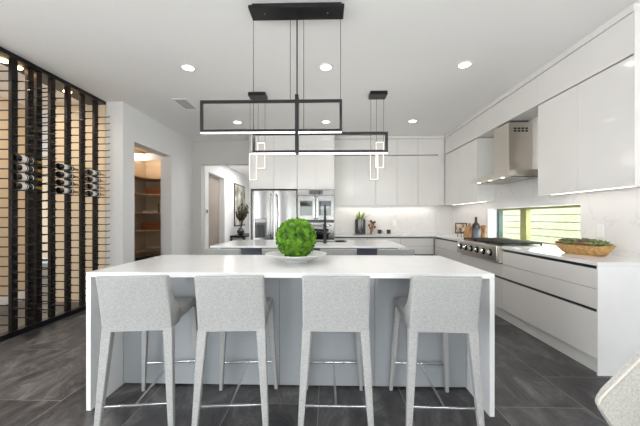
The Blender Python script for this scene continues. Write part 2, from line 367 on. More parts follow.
# ------------------------------------------------------------------ main island
IX0, IX1, IY0, IY1, TOP = -1.60, 1.079, 1.955, 2.91, 0.92
t = thing('kitchen_island', 'white waterfall kitchen island in front carrying the moss ball', 'island', ((IX0 + IX1) / 2, 2.43, 0))
B(IX0, IX1, IY0, IY1, TOP - 0.032, TOP, b=0.003).done('worktop', 'quartz', t)
B(IX0, IX0 + 0.032, IY0, IY1, 0, TOP - 0.0325, b=0.003).done('waterfall_panel', 'quartz', t)
B(IX1 - 0.032, IX1, IY0, IY1, 0, TOP - 0.0325, b=0.003).done('waterfall_panel', 'quartz', t)
B(IX0 + .033, IX1 - .033, 2.292, IY1 - 0.02, 0.10, TOP - .033).box(IX0 + .033, IX1 - .033, 2.31, IY1 - .05, 0, 0.1).done('body', 'panel', t)
xs = [IX0 + .034, -1.0, -0.36, 0.36, 0.6, IX1 - .034]
for a, b_ in zip(xs, xs[1:]):
    B(a + 0.001, b_ - 0.001, 2.27, 2.2915, 0.012, TOP - .034, b=0.0015).done('door', 'panel', t)

# ------------------------------------------------------------------ second island
t = thing('sink_island', 'second island behind with slate blue base and black faucet', 'island', (-0.25, 4.4, 0))
B(-1.51, 1.0, 3.84, 4.95, 0.895, TOP, b=0.003).done('worktop', 'quartz', t)
B(-1.44, 0.94, 4.02, 4.90, 0.0, 0.894).done('body', 'navy', t)
for k in range(4):
    B(-1.44 + k * 0.595 + .002, -1.44 + (k + 1) * .595 - .002, 4.0, 4.019, 0.1, 0.892, b=0.002).done('door', 'navy', t)
B(-0.38, 0.32, 4.42, 4.80, TOP, TOP + 0.0015).done('sink', 'steel', t)
t = thing('kitchen_faucet', 'tall slim black faucet standing on the second island', 'faucet', (-0.03, 4.28, TOP))
MB().lathe([(0, 0), (0.030, 0), (0.030, 0.01), (0.024, 0.014), (0.024, 0.26), (0.017, 0.29), (0, 0.29)], (-0.03, 4.28, TOP), n=20).done('body', 'black', t)
pts = [(-0.03, 4.28, TOP + 0.28)] + [(-0.03, 4.28, TOP + 0.42)] + [(-0.03, 4.38 - 0.10 * math.cos(a), TOP + 0.44 + 0.10 * math.sin(a)) for a in [i * math.pi / 8 for i in range(9)]] + [(-0.03, 4.48, TOP + 0.36)]
MB().tube(pts, 0.013, 12).done('spout', 'black', t)
MB().tube([(-0.03, 4.48, TOP + .37), (-0.03, 4.48, TOP + .26)], [0.018, 0.016], 12).done('spray_head', 'black', t)
MB().tube([(-0.006, 4.28, TOP + .12), (0.05, 4.28, TOP + .15)], 0.008, 10).done('handle', 'black', t)
mb = MB().lathe([(0, 0), (0.075, 0), (0.08, 0.012), (0.06, 0.022), (0.02, 0.026), (0, 0.026)], (0.20, 4.56, TOP), n=24)
tag(mb.done('soap_dish', 'charcoal', loc=(0.20, 4.56, TOP)), 'small flat black dish beside the faucet on the second island', 'dish')

# ------------------------------------------------------------------ counter stools
def make_stool():
    t = thing('counter_stool', '', 'stool', (0, 0, 0), 'pale grey fabric counter stools')
    # seat
    mb = MB(); mb.box(-0.185, 0.185, -0.22, 0.245, 0.635, 0.70, b=0.02, seg=3); mb.done('seat', 'fabric', t)
    # backrest: an upholstered panel leaning back, thickening to the seat
    prof = []
    N = 10
    for i in range(N + 1):
        f = i / N; prof.append((-0.246 - 0.062 * f ** 1.25, 0.630 + 0.322 * f))
    prof += [(-0.302, 0.958), (-0.288, 0.960), (-0.274, 0.955)]
    for i in range(N + 1):
        f = 1 - i / N; z = 0.712 + 0.236 * f
        prof.append((-0.268 + 0.062 * (1 - f) + 0.12 * (1 - f) ** 2.6, z))
    prof += [(-0.085, 0.66), (-0.10, 0.632)]
    hw = 0.192
    mb = MB(); rows = []
    xsec = [(-hw, 0.0), (-hw + 0.004, 0.004), (-hw + .02, .012), (-.08, .018), (0, .02), (.08, .018), (hw - .02, .012), (hw - .004, .004), (hw, 0)]
    cy = sum(p[0] for p in prof) / len(prof); cz = sum(p[1] for p in prof) / len(prof)
    for k, (x, bow) in enumerate(xsec):
        sh = {0: 0.93, 8: 0.93, 1: 0.985, 7: 0.985}.get(k, 1.0)
        ring = []
        for (y, z) in prof:
            fz = (z - 0.63) / 0.33
            yy = (y - cy) * sh + cy - (bow * 0.6 * fz if y < -0.2 else 0); zz = (z - cz) * (0.5 + 0.5 * sh) + cz
            ring.append(mb.bm.verts.new((x * (0.985 + 0.0 * fz), yy, zz)))
        rows.append(ring)
    n = len(prof)
    for a, b_ in zip(rows, rows[1:]):
        for j in range(n): mb.bm.faces.new((a[j], a[(j + 1) % n], b_[(j + 1) % n], b_[j]))
    mb.bm.faces.new(rows[0]); mb.bm.faces.new(rows[-1][::-1])
    mb.done('backrest', 'fabric', t, angle=50)
    for sx in (-1, 1):
        MB().taper((sx * 0.204, -0.275, 0), (sx * 0.166, -0.222, 0.642), (0.0145, 0.0145), (0.027, 0.025), b=0.006).done('leg', 'fabric', t)
        MB().taper((sx * 0.204, 0.275, 0), (sx * 0.163, 0.220, 0.642), (0.0125, 0.0125), (0.022, 0.022), b=0.006).done('leg', 'fabric', t)
    B(-0.178, 0.178, -0.2655, -0.2515, 0.206, 0.218, b=0.002).done('footrest_bar', 'chrome', t)
    B(-0.178, 0.178, 0.250, 0.264, 0.206, 0.218, b=0.002).done('footrest_bar', 'chrome', t)
    B(-0.007, 0.007, -0.2515, 0.250, 0.206, 0.218, b=0.002).done('stretcher', 'chrome', t)
    return t
s0 = make_stool()
G1 = 'counter stools at the front island'
SL = ['grey fabric counter stool nearest the wine rack at front island', 'second counter stool from the wine rack at front island',
      'counter stool at front island, third from the wine rack', 'counter stool at front island nearest the range wall']
for i, (x, rz_, lb) in enumerate(zip((-1.122, -0.565, 0.05, 0.669), (7, 4, 0, -2), SL)):
    o = s0 if i == 0 else dup(s0, (x, 1.962, 0), lb)
    o.location = (x, (1.943, 1.954, 1.962, 1.962)[i], 0); o.rotation_euler = (0, 0, R(rz_)); o['label'] = lb; o['group'] = G1
SL2 = ['stool at the second island nearest the hall doorway, only its top showing', 'stool at the second island partly hidden behind the moss ball plate',
       'stool at the second island just past the plate in front of the faucet', 'stool at the second island nearest the range wall, only its top showing']
for x, lb in zip((-1.10, -0.49, 0.12, 0.715), SL2): dup(s0, (x, 3.42, 0), lb, group='counter stools at the second island')

# ------------------------------------------------------------------ right run: base cabinets
FX = 2.2
def drawer_front(x0, x1, y0, y1, z0, z1, parent, m='gloss'):
    return B(x0, x1, y0, y1, z0, z1, b=0.002).done('drawer', m, parent)
def base_right(label, y0, y1, rows, top=0.888, cols=1):
    t = thing('base_cabinet', label, 'cabinet', (2.5, (y0 + y1) / 2, 0), 'base cabinets along the window wall')
    B(FX + .024, 2.828, y0, y1, 0.125, top).done('body', 'groove', t)
    for (z0, z1) in rows:
        for c in range(cols):
            a = y0 + (y1 - y0) * c / cols; b_ = y0 + (y1 - y0) * (c + 1) / cols
            drawer_front(FX, FX + .022, a + .0015, b_ - .0015, z0, z1, t)
    B(FX + .035, FX + .055, y0, y1, 0, 0.124).done('toe_kick', 'carcass', t)
    return t
base_right('long gloss white drawer cabinet between range and waterfall end', 2.497, 3.818, [(0.70, 0.862), (0.535, 0.697), (0.13, 0.508)])
base_right('gloss white drawer cabinet under the steel rangetop', 3.822, 4.95, [(0.535, 0.697), (0.13, 0.508)], top=0.705)
base_right('gloss white drawer cabinet between the range and the room corner', 4.954, 6.20, [(0.70, 0.862), (0.535, 0.697), (0.13, 0.508)])
# worktop in an L with the waterfall end, cut out for the rangetop
t = thing('perimeter_worktop', 'white quartz worktop along the window and back walls', 'worktop', (2.5, 4.5, 0))
mb = B(2.195, 2.829, 2.482, 3.818, 0.89, TOP, b=0.002); mb.box(2.195, 2.829, 4.952, 6.819, 0.89, TOP, b=0.002); mb.box(2.74, 2.829, 3.818, 4.952, 0.89, TOP)
mb.box(2.829, 2.99, WY0 + .001, WY1 - .001, 0.89, TOP); mb.box(0.152, 2.195, 6.18, 6.819, 0.89, TOP, b=0.002)
mb.done('slab', 'quartz', t)
B(2.195, 2.829, 2.482, 2.495, 0, 0.8895, b=0.001).done('waterfall_panel', 'quartz', t)
# back run
def base_back(label, x0, x1):
    t = thing('base_cabinet', label, 'cabinet', ((x0 + x1) / 2, 6.5, 0), 'base cabinets along the back wall')
    B(x0, x1, 6.224, 6.815, 0.125, 0.888).done('body', 'groove', t)
    for z0, z1 in ((0.70, 0.862), (0.535, 0.697), (0.13, 0.508)): drawer_front(x0 + .0015, x1 - .0015, 6.20, 6.222, z0, z1, t)
    B(x0, x1, 6.235, 6.255, 0, 0.124).done('toe_kick', 'carcass', t)
base_back('white drawer cabinet on back wall beside the oven tower', 0.152, 0.83)
base_back('white drawer cabinet below the black planter on back wall', 0.834, 1.51)
base_back('white drawer cabinet in the corner end of the back wall', 1.514, 2.186)
tag(B(0.152, 2.829, 6.805, 6.819, TOP + .001, 1.56).done('backsplash', 'splash', loc=(1.5, 6.81, TOP)), 'white veined quartz backsplash behind the black planter', 'backsplash')

# rangetop
t = thing('rangetop', 'stainless steel gas rangetop with black grates set in worktop', 'rangetop', (2.45, 4.386, 0.71))
Y0, Y1 = 3.822, 4.948
B(2.155, 2.738, Y0, Y1, 0.712, 0.928, b=0.003).done('body', 'steel_h', t)
B(2.125, 2.154, Y0, Y1, 0.735, 0.925, b=0.010, seg=3).done('control_panel', 'steel_h', t)
B(2.20, 2.72, Y0 + .02, Y1 - .02, 0.9285, 0.9315).done('burner_tray', 'black', t)
for k in range(6):
    y = Y0 + 0.13 + k * (Y1 - Y0 - 0.26) / 5
    kn = MB().lathe([(0.046, 0), (0.046, -0.010), (0.038, -0.016), (0.0, -0.016)], (2.1245, y, 0.832), axis='X', n=22).done('knob', 'black', t)
    MB().lathe([(0.028, -0.0165), (0.026, -0.042), (0.022, -0.048), (0, -0.048)], (2.1245, y, 0.832), axis='X', n=22).done('knob_cap', 'chrome', kn)
for k in range(3):
    a = Y0 + .03 + k * (Y1 - Y0 - .06) / 3; b_ = a + (Y1 - Y0 - .06) / 3 - .006
    mb = MB()
    for j in range(5): x = 2.215 + j * 0.122; mb.box(x, x + .014, a, b_, 0.948, 0.966, b=0.002)
    for j in range(5): y = a + j * (b_ - a - .014) / 4; mb.box(2.215, 2.717, y, y + .014, 0.946, 0.964, b=0.002)
    for x in (2.215, 2.703):
        for y in (a, b_ - .014): mb.box(x, x + .014, y, y + .014, 0.932, 0.948)
    mb.done('grate', 'iron', t)
    for x in (2.34, 2.60):
        MB().lathe([(0.055, 0.932), (0.055, 0.938), (0.035, 0.944), (0, 0.944)], (x, (a + b_) / 2, 0), n=20).done('burner', 'iron', t)

# range hood
t = thing('range_hood', 'stainless steel chimney hood over the rangetop', 'range hood', (2.6, 4.39, 1.81))
HY0, HY1, HX = 3.878, 4.90, 2.315
mb = MB(); mb.prism([(HX, 1.822), (2.825, 1.822), (2.825, 1.90), (2.50, 1.902), (HX, 1.885)], 'Y', HY0, HY1); mb.done('canopy', 'steel_h', t)
B(2.51, 2.825, 4.20, 4.573, 1.9025, 2.60, b=0.002).done('chimney', 'steel_h', t)
B(2.55, 2.80, 4.23, 4.543, 2.601, 2.638, b=.01).done('collar', 'steel', t)
for zz in (2.47, 2.505):
    for k in range(4): B(2.575 + k * 0.052, 2.575 + k * .052 + .036, 4.196, 4.1995, zz, zz + 0.022).done('vent_slot', 'groove', t)
for k in range(3): B(2.40, 2.78, HY0 + .06 + k * .305, HY0 + .06 + k * .305 + .29, 1.812, 1.8215, b=.002).done('filter', 'steel', t)
for y in (4.08, 4.39, 4.70):
    MB().lathe([(0, 1.8155), (0.022, 1.8155), (0.026, 1.8215), (0, 1.8215)], (2.355, y, 0), n=18).done('hood_lamp', 'hoodlens', t)
for y in (4.15, 4.63): light('hood_glow', 'SPOT', (2.42, y, 1.80), 5, (1, .95, .88), 0.03, spot=130, target=(2.42, y, 0))

# ------------------------------------------------------------------ upper cabinets
UX, UZ0, UZ1, TZ1 = 2.53, 1.56, 2.628, 2.985
def upper(label, group, x0, x1, y0, y1, z0, z1, face, cols, name='wall_cabinet', led=False, loc=None, fm='gloss'):
    t = thing(name, label, 'cabinet', ((x0 + x1) / 2, (y0 + y1) / 2, z0), group)
    g = 0.0015
    if face == 'X':
        B(x0 + .022, x1, y0, y1, z0, z1).done('body', 'carcass', t)
        for c in range(cols):
            a = y0 + (y1 - y0) * c / cols; b_ = y0 + (y1 - y0) * (c + 1) / cols
            B(x0, x0 + .020, a + g, b_ - g, z0 - (.012 if led else 0), z1 - .004, b=.0015).done('door', fm, t)
        if led: B(x0 + .15, x0 + .165, y0 + .01, y1 - .01, z0 - .006, z0 - .0005).done('led_strip', 'led', t)
    else:
        B(x0, x1, y0 + .022, y1, z0, z1).done('body', 'carcass', t)
        for c in range(cols):
            a = x0 + (x1 - x0) * c / cols; b_ = x0 + (x1 - x0) * (c + 1) / cols
            B(a + g, b_ - g, y0, y0 + .020, z0 - (.012 if led else 0), z1 - .004, b=.0015).done('door', fm, t)
        if led: B(x0 + .01, x1 - .01, y0 + .15, y0 + .165, z0 - .006, z0 - .0005).done('led_strip', 'led', t)
    return t
GR = 'upper cabinets on the window wall'; GB = 'upper cabinets on the back wall'; GT = 'top row cabinets under the ceiling'
upper('tall gloss white wall cabinet above the succulent bowl', GR, UX, 2.828, 2.535, 3.66, UZ0, UZ1, 'X', 2, led=True)
upper('tall gloss white wall cabinet between hood and room corner', GR, UX, 2.828, 5.122, 6.49, UZ0, UZ1, 'X', 2, led=True)
for lb, a, b_ in (('top row cabinet above the tall cabinet over the bowl', 2.535, 3.66), ('top row cabinet spanning above the range hood', 3.66, 5.122), ('top row cabinet between hood and room corner', 5.122, 6.49)):
    upper(lb, GT, UX, 2.828, a, b_, 2.64, TZ1, 'X', 1, name='top_cabinet')
tag(B(UX - .004, 2.829, 2.522, 2.534, UZ0 - .02, TZ1, b=.002).done('end_panel', 'gloss', loc=(2.7, 2.53, UZ0)), 'white end panel closing the upper cabinets at the photo edge', 'panel')
YB = 6.50
for i, (lb, a, b_, c) in enumerate((('white wall cabinet beside the oven tower on back wall', 0.152, 1.054, 2), ('white wall cabinet in the middle of the back wall', 1.056, 1.958, 2), ('narrow white wall cabinet in the back corner', 1.96, 2.39, 1))):
    upper(lb, GB, a, b_, YB, 6.818, UZ0, UZ1, 'Y', c, led=True)
for lb, a, b_, c in (('top row cabinet beside the oven tower on back wall', 0.152, 1.054, 2), ('top row cabinet in the middle of the back wall', 1.056, 1.958, 2), ('top row cabinet in the back corner', 1.96, 2.39, 1)):
    upper(lb, GT, a, b_, YB, 6.818, 2.64, TZ1, 'Y', c, name='top_cabinet')
tag(B(2.392, 2.527, YB + .01, 6.80, UZ0, TZ1, b=.001).done('corner_filler', 'gloss', loc=(2.46, 6.6, UZ0)), 'narrow white filler panel in the upper corner', 'panel')
struct(B(UX - .012, UX + .05, 2.522, 6.50, TZ1 + .001, CEIL - .001, b=.002).box(0.152, UX - .012, YB - .012, YB + .05, TZ1 + .001, CEIL - .001, b=.002).box(-1.59, 0.152, 6.10, 6.16, TZ1 + .001, CEIL - .001, b=.002), 'trim_1', 'gloss')
for a, b_, x in ((2.56, 3.64, 2.67), (5.14, 6.45, 2.67)):
    light('under_cabinet_glow', 'AREA', (x, (a + b_) / 2, UZ0 - .015), 0.65 * (b_ - a), (1, .95, .89), b_ - a, 0.03, (x + .10, (a + b_) / 2, 0))
light('under_cabinet_glow', 'AREA', (1.3, 6.66, UZ0 - .015), 2.2, (1, .95, .89), 2.1, 0.03, (1.3, 6.74, 0))

# ------------------------------------------------------------------ fridge and oven tower
YT = 6.10
upper('white cabinet pair directly above the refrigerator', 'tall block cabinets', -1.561, -0.606, YT, 6.818, 1.875, UZ1, 'Y', 2)
upper('white cabinet pair directly above the double oven', 'tall block cabinets', -0.604, 0.146, YT, 6.818, 1.862, UZ1, 'Y', 2)
upper('top row cabinet above the refrigerator block', GT, -1.561, -0.606, YT, 6.818, 2.64, TZ1, 'Y', 2, name='top_cabinet')
upper('top row cabinet above the oven tower', GT, -0.604, 0.146, YT, 6.818, 2.64, TZ1, 'Y', 2, name='top_cabinet')
tag(B(-1.585, -1.5625, YT, 6.818, 0, TZ1, b=.001).done('side_panel', 'gloss', loc=(-1.57, 6.4, 0)), 'tall white panel on the hall side of the refrigerator', 'panel')
tag(B(0.1465, 0.1515, YT + .01, 6.80, 0, TZ1).done('side_panel', 'gloss', loc=(0.149, 6.4, 0)), 'tall thin white panel on the window side of the ovens', 'panel')
tag(B(-0.604, 0.146, YT + .03, 6.81, 0.0, 0.58).box(-0.604, -0.600, YT + .03, 6.81, .58, 1.86).done('oven_housing', 'gloss', loc=(-0.2, 6.4, 0)), 'white housing below the double oven', 'cabinet')
t = thing('refrigerator', 'stainless french door refrigerator with ice dispenser', 'refrigerator', (-1.08, 6.45, 0))
B(-1.548, -0.618, 6.10, 6.80, 0.02, 1.852, b=.004).done('body', 'greyplastic', t)
def curved_door(x0, x1, z0, z1, name):          # gently bowed stainless front
    pts = [(x0 + (x1 - x0) * k / 24, 6.052 - 0.022 * (1 - abs(2 * k / 24 - 1) ** 2.2)) for k in range(25)]
    return MB().prism([(x1, 6.098), (x0, 6.098)] + pts, 'Z', z0, z1).done(name, 'steel', t)
curved_door(-1.548, -1.0855, 0.80, 1.83, 'door'); curved_door(-1.0815, -0.618, 0.80, 1.83, 'door'); curved_door(-1.548, -0.618, 0.08, 0.79, 'freezer_drawer')
for s_ in (-1, 1):
    x = -1.083 + s_ * 0.055
    MB().tube([(x, 6.035, 0.92), (x, 5.99, 0.95), (x + s_ * .012, 5.975, 1.35), (x, 5.99, 1.73), (x, 6.035, 1.76)], 0.013, 12).done('door_handle', 'chrome', t)
MB().tube([(-1.45, 6.03, 0.72), (-1.43, 5.985, 0.72), (-0.74, 5.985, 0.72), (-0.72, 6.03, 0.72)], 0.013, 12).done('drawer_handle', 'chrome', t)
dp = B(-1.46, -1.22, 6.028, 6.034, 0.88, 1.27, b=.003).done('dispenser', 'greyplastic', t)
B(-1.45, -1.23, 6.024, 6.0275, 1.19, 1.26, b=.001).done('dispenser_display', 'steel', dp); B(-1.42, -1.26, 6.0235, 6.0275, 0.89, 1.15).done('dispenser_recess', 'ovenglass', dp)
t = thing('double_oven', 'stainless double wall oven with french doors on top', 'oven', (-0.22, 6.2, 0.58))
B(-0.598, 0.142, 6.10, 6.70, 0.582, 1.858).done('body', 'greyplastic', t)
B(-0.598, 0.142, 6.075, 6.099, 1.745, 1.855, b=.003).done('control_panel', 'steel', t)
B(-0.36, -0.085, 6.071, 6.0745, 1.758, 1.845, b=.001).done('display', 'ovenglass', t)
for a, b_, wx0, wx1, hx in ((-0.598, -0.230, -0.545, -0.295, -0.258), (-0.226, 0.142, -0.16, 0.085, -0.198)):
    dr = B(a, b_, 6.06, 6.099, 1.24, 1.738, b=.004).done('oven_door', 'steel', t)
    B(wx0, wx1, 6.056, 6.0595, 1.33, 1.63, b=.001).done('oven_window', 'ovenglass', dr)
    MB().tube([(hx, 6.06, 1.27), (hx, 6.015, 1.29), (hx, 6.015, 1.69), (hx, 6.06, 1.71)], 0.012, 10).done('door_handle', 'chrome', dr)
B(-0.598, 0.142, 6.08, 6.099, 1.195, 1.236).done('vent_strip', 'greyplastic', t)
dr = B(-0.598, 0.142, 6.06, 6.099, 0.60, 1.19, b=.004).done('oven_door', 'steel', t)
B(-0.48, 0.03, 6.056, 6.0595, 0.72, 1.06, b=.001).done('oven_window', 'ovenglass', dr)
MB().tube([(-0.53, 6.06, 1.13), (-0.51, 6.01, 1.13), (0.055, 6.01, 1.13), (0.075, 6.06, 1.13)], 0.013, 10).done('door_handle', 'chrome', dr)

# ------------------------------------------------------------------ wine wall
t = thing('wine_wall_frame', 'black top beam and floor rail framing the wine wall', 'frame', (-3.4, 3.4, 0))
B(-3.64, -3.36, 2.2, 4.488, 3.0, 3.048, b=.003).done('top_beam', 'black', t)
B(-3.45, -3.36, 2.2, 4.488, 0, 0.06, b=.003).done('floor_rail', 'black', t)
post_y = [(2.77, 2.95), (3.177, 3.355), (3.457, 3.632), (3.862, 4.095), (4.33,)]
PL = ['wine post pair cut off by the left photo edge', 'black wine post pair holding the four bottles nearest the photo edge',
      'black wine post pair between the first and second bottle stacks', 'black wine post pair behind the middle bottle stack', 'single black wine post beside the white wall holding the far bottles']
peg_src = [None]
for ys_, lb in zip(post_y, PL):
    t = thing('wine_rack', lb, 'wine rack', (-3.40, sum(ys_) / len(ys_), 0.06), 'wine posts')
    for y in ys_:
        p = B(-3.425, -3.385, y - .033, y + .033, 0.061, 2.999, b=.003).done('post', 'bronze', t)
        for k in range(27):
            z = 0.20 + k * 0.0985
            if peg_src[0] is None:
                q = MB().tube([(-3.43, y, z), (-3.384, y, z), (-3.345, y, z), (-3.215, y, z), (-3.185, y, z + .008)], [.024, .024, .007, .006, .005], 8).done('peg', 'black', p)
                peg_src[0] = (q, p, y, z)
            else:
                q0, p0, y0, z0 = peg_src[0]
                q = q0.copy(); C.objects.link(q); q.parent = p; q.location = Vector((0, y - y0 - (t.location.y - p0.parent.location.y), z - z0))
def make_bottle():
    t = thing('wine_bottle', '', 'wine bottle', (0, 0, 0))
    MB().lathe([(0, 0), (.034, 0), (.0375, .006), (.0375, .185), (.034, .205), (.016, .235), (.0145, .25), (0, .25)], axis='Y', n=24).done('glass', 'bottle', t)
    MB().lathe([(.0379, .055), (.0379, .105)], axis='Y', n=24).done('label', 'label', t)
    MB().lathe([(.0379, .115), (.0379, .122)], axis='Y', n=24).done('label', 'label', t)
    MB().lathe([(.0379, .172), (.0379, .180)], axis='Y', n=24).done('label', 'label', t)
    MB().lathe([(0, .2505), (.0155, .2505), (.0155, .308), (.0, .310)], axis='Y', n=18).done('capsule', 'foil', t)
    return t
b0 = make_bottle(); first = True
where = ['stack nearest the photo edge', 'middle stack', 'stack nearest the white wall']
row = ['top bottle', 'second bottle from the top', 'third bottle from the top', 'bottom bottle']
for gi, ys in enumerate((3.085, 3.60, 4.055)):
    for k in range(4):
        zpeg = 0.20 + (17 - k) * 0.0985
        pos = (-3.30, ys, zpeg + 0.005 + 0.0375)
        lb = '%s of the wine %s' % (row[k], where[gi])
        if first: b0.location = pos; b0['label'] = lb; b0['group'] = 'wine bottles on the posts'; first = False
        else: dup(b0, pos, lb, group='wine bottles on the posts')
# puck lights under the wine wall beam
for i, (y, lb) in enumerate(((3.19, 'warm puck light above the wine posts nearest photo edge'), (3.34, 'warm puck light second from the photo edge above wine'), (4.0, 'warm puck light above the middle of the wine wall'))):
    p = MB().lathe([(0, 2.986), (.040, 2.986), (.048, 2.9995), (0, 2.9995)], (-3.53, y, 0), n=24).done('puck_light', 'lampwarm', loc=(-3.53, y, 3.0))
    tag(p, lb, 'ceiling light', 'puck lights over the wine wall')
    light('puck_glow', 'SPOT', (-3.55, y, 2.97), 9, (1, .80, .58), 0.04, spot=150, target=(-4.1, y, 0))
light('wine_room_light', 'AREA', (-4.15, 3.0, 3.0), 15, (1, .88, .74), 2.6, 0.5, (-4.5, 3.0, 0.6))

# ------------------------------------------------------------------ pantry shelving
t = thing('pantry_shelving', 'oak pantry shelves in a white surround beyond the opening', 'shelving', (-3.7, 6.4, 0))
B(-4.148, -3.302, 6.70, 6.748, 0, 2.47).box(-4.148, -4.10, 4.62, 6.70, 0, 2.47).done('back_panel', 'shelfback', t)
B(-3.455, -3.302, 6.15, 6.70, 0, 2.62, b=.002).done('end_panel', 'trimwhite', t)
B(-4.10, -3.456, 6.16, 6.20, 2.475, 2.62, b=.002).done('header', 'trimwhite', t)
SHZ = (0.57, 1.005, 1.375, 1.765, 2.11)
for z in SHZ:
    x0, x1, y0, y1 = -4.099, -3.458, 5.2, 6.699
    ix, iy, r = -3.80, 6.30, 0.12
    arc = [(ix + r - r * math.cos(a), iy - r + r * math.sin(a)) for a in [k * math.pi / 16 for k in range(9)]]
    MB().prism([(x0, y0), (ix, y0)] + arc + [(x1, iy), (x1, y1), (x0, y1)], 'Z', z, z + .022).done('shelf', 'shelfwood', t)
B(-4.09, -3.46, 6.32, 6.69, 0, 0.42).done('floor_bin', 'charcoal', t)
def item(mb, name, m, label, cat, loc, group=None):
    return tag(mb.done(name, m, loc=loc), label, cat, group)
def basket(x0, x1, y0, y1, z, h, lb):
    mb = MB(); c = ((x0 + x1) / 2, (y0 + y1) / 2)
    for k in range(5):
        f = 1 - 0.02 * abs(k - 2.5); a = (x1 - x0) / 2 * f; b_ = (y1 - y0) / 2 * f
        mb.box(c[0] - a, c[0] + a, c[1] - b_, c[1] + b_, z + h * k / 5, z + h * (k + 1) / 5, b=h / 14)
    item(mb, 'storage_basket', 'basket', lb, 'basket', (c[0], c[1], z), 'copper baskets in the pantry')
basket(-3.90, -3.53, 6.34, 6.62, SHZ[3] + .022, 0.13, 'copper coloured basket on the upper pantry shelf')
basket(-4.00, -3.50, 6.34, 6.62, SHZ[1] + .022, 0.17, 'longer copper coloured basket on the lower pantry shelf')
item(B(-3.94, -3.66, 6.33, 6.55, SHZ[2] + .022, SHZ[2] + .07, b=.004), 'storage_box', 'paper', 'pale flat box on the middle pantry shelf', 'box', (-3.8, 6.44, SHZ[2] + .022))
for k, (x, h, m, lb) in enumerate(((-3.625, .20, 'brownpaper', 'short brown book on the middle pantry shelf'), (-3.585, .27, 'paper', 'tall pale book on the middle pantry shelf'), (-3.545, .23, 'brownpaper', 'taller brown book at the shelf end on middle pantry shelf'))):
    item(B(x, x + .032, 6.35, 6.52, SHZ[2] + .022, SHZ[2] + .022 + h, b=.003), 'book', m, lb, 'book', (x + .016, 6.43, SHZ[2] + .022), 'books in the pantry')
mb = MB().lathe([(0, 0), (.05, 0), (.15, .03), (.17, .05), (.165, .055), (.14, .038), (.05, .012), (0, .012)], (-3.72, 6.48, SHZ[0] + .022), n=28)
item(mb, 'serving_dish', 'paper', 'pale shallow dish on the lowest pantry shelf', 'dish', (-3.72, 6.48, SHZ[0] + .022))

# ------------------------------------------------------------------ switches, thermostat, vent, outlet
for y, lb in ((6.18, 'white light switch nearest the pantry opening'), (6.52, 'white light switch nearest the hall corner')):
    t = thing('light_switch', lb, 'light switch', (-3.1, y, 1.16), 'light switches on the pantry wall')
    B(-3.0995, -3.092, y - .04, y + .04, 1.10, 1.225, b=.002).done('plate', 'plastic', t); B(-3.0915, -3.086, y - .017, y + .017, 1.13, 1.195, b=.002).done('rocker', 'plastic', t)
t = thing('thermostat', 'small grey thermostat on the hall wall beside the doorway', 'thermostat', (-2.87, 7.09, 1.42))
B(-2.8695, -2.855, 7.02, 7.15, 1.36, 1.50, b=.004).done('case', 'plastic', t); B(-2.8545, -2.852, 7.035, 7.135, 1.395, 1.48, b=.0008).done('screen', 'greyplastic', t)
t = thing('wall_outlet', 'white double outlet on the backsplash above the succulent bowl', 'outlet', (2.83, 3.167, 1.15))
B(2.822, 2.8295, 3.127, 3.207, 1.085, 1.215, b=.002).done('plate', 'plastic', t)
for z in (1.108, 1.16): B(2.8185, 2.8215, 3.148, 3.186, z, z + .036, b=.001).done('socket', 'trimwhite', t)
t = thing('wall_outlet', 'white outlet on the back wall backsplash right of the candle holders', 'outlet', (1.52, 6.805, 1.16))
B(1.48, 1.56, 6.797, 6.8045, 1.10, 1.225, b=.002).done('plate', 'plastic', t); B(1.50, 1.54, 6.794, 6.7965, 1.12, 1.20, b=.001).done('socket', 'trimwhite', t)
t = thing('ceiling_vent', 'white slotted air vent in the ceiling near the pantry', 'air vent', (-2.18, 4.6, CEIL))
B(-2.30, -2.07, 4.39, 4.80, CEIL - .010, CEIL - .0005, b=.002).done('vent_frame', 'trimwhite', t)
for k in range(9):
    x = -2.275 + k * 0.021
    MB().prism([(x, CEIL - .0105), (x + .012, CEIL - .0105), (x + .006, CEIL - .016), (x - .004, CEIL - .016)], 'Y', 4.42, 4.77).done('slat', 'greyplastic' if k % 2 else 'trimwhite', t)

# ------------------------------------------------------------------ recessed ceiling lights
LX = {(-1.63, 3.49): 'recessed ceiling light nearest the wine wall, front row', (-0.012, 3.515): 'recessed ceiling light in the middle of the front row', (1.585, 3.495): 'recessed ceiling light nearest the hood, front row',
      (-1.65, 5.5): 'recessed ceiling light nearest the hall, back row', (-0.018, 5.505): 'recessed ceiling light in the middle of the back row', (1.56, 5.51): 'recessed ceiling light nearest the back corner, back row'}
for (x, y), lb in LX.items():
    t = thing('recessed_light', lb, 'ceiling light', (x, y, CEIL), 'recessed lights in the kitchen ceiling')
    MB().lathe([(.062, CEIL - .0005), (.085, CEIL - .0005), (.085, CEIL - .006), (.064, CEIL - .010), (.062, CEIL - .004)], (x, y, 0), n=32).done('trim_ring', 'trimwhite', t)
    MB().lathe([(0, CEIL - .005), (.0615, CEIL - .005), (.0615, CEIL - .001), (0, CEIL - .001)], (x, y, 0), n=32).done('lens', 'lamp', t)
    light('recessed_glow', 'SPOT', (x, y, CEIL - .02), 11, (1, .97, .93), 0.06, spot=140, target=(x, y, 0), parent=t, blend=.9)

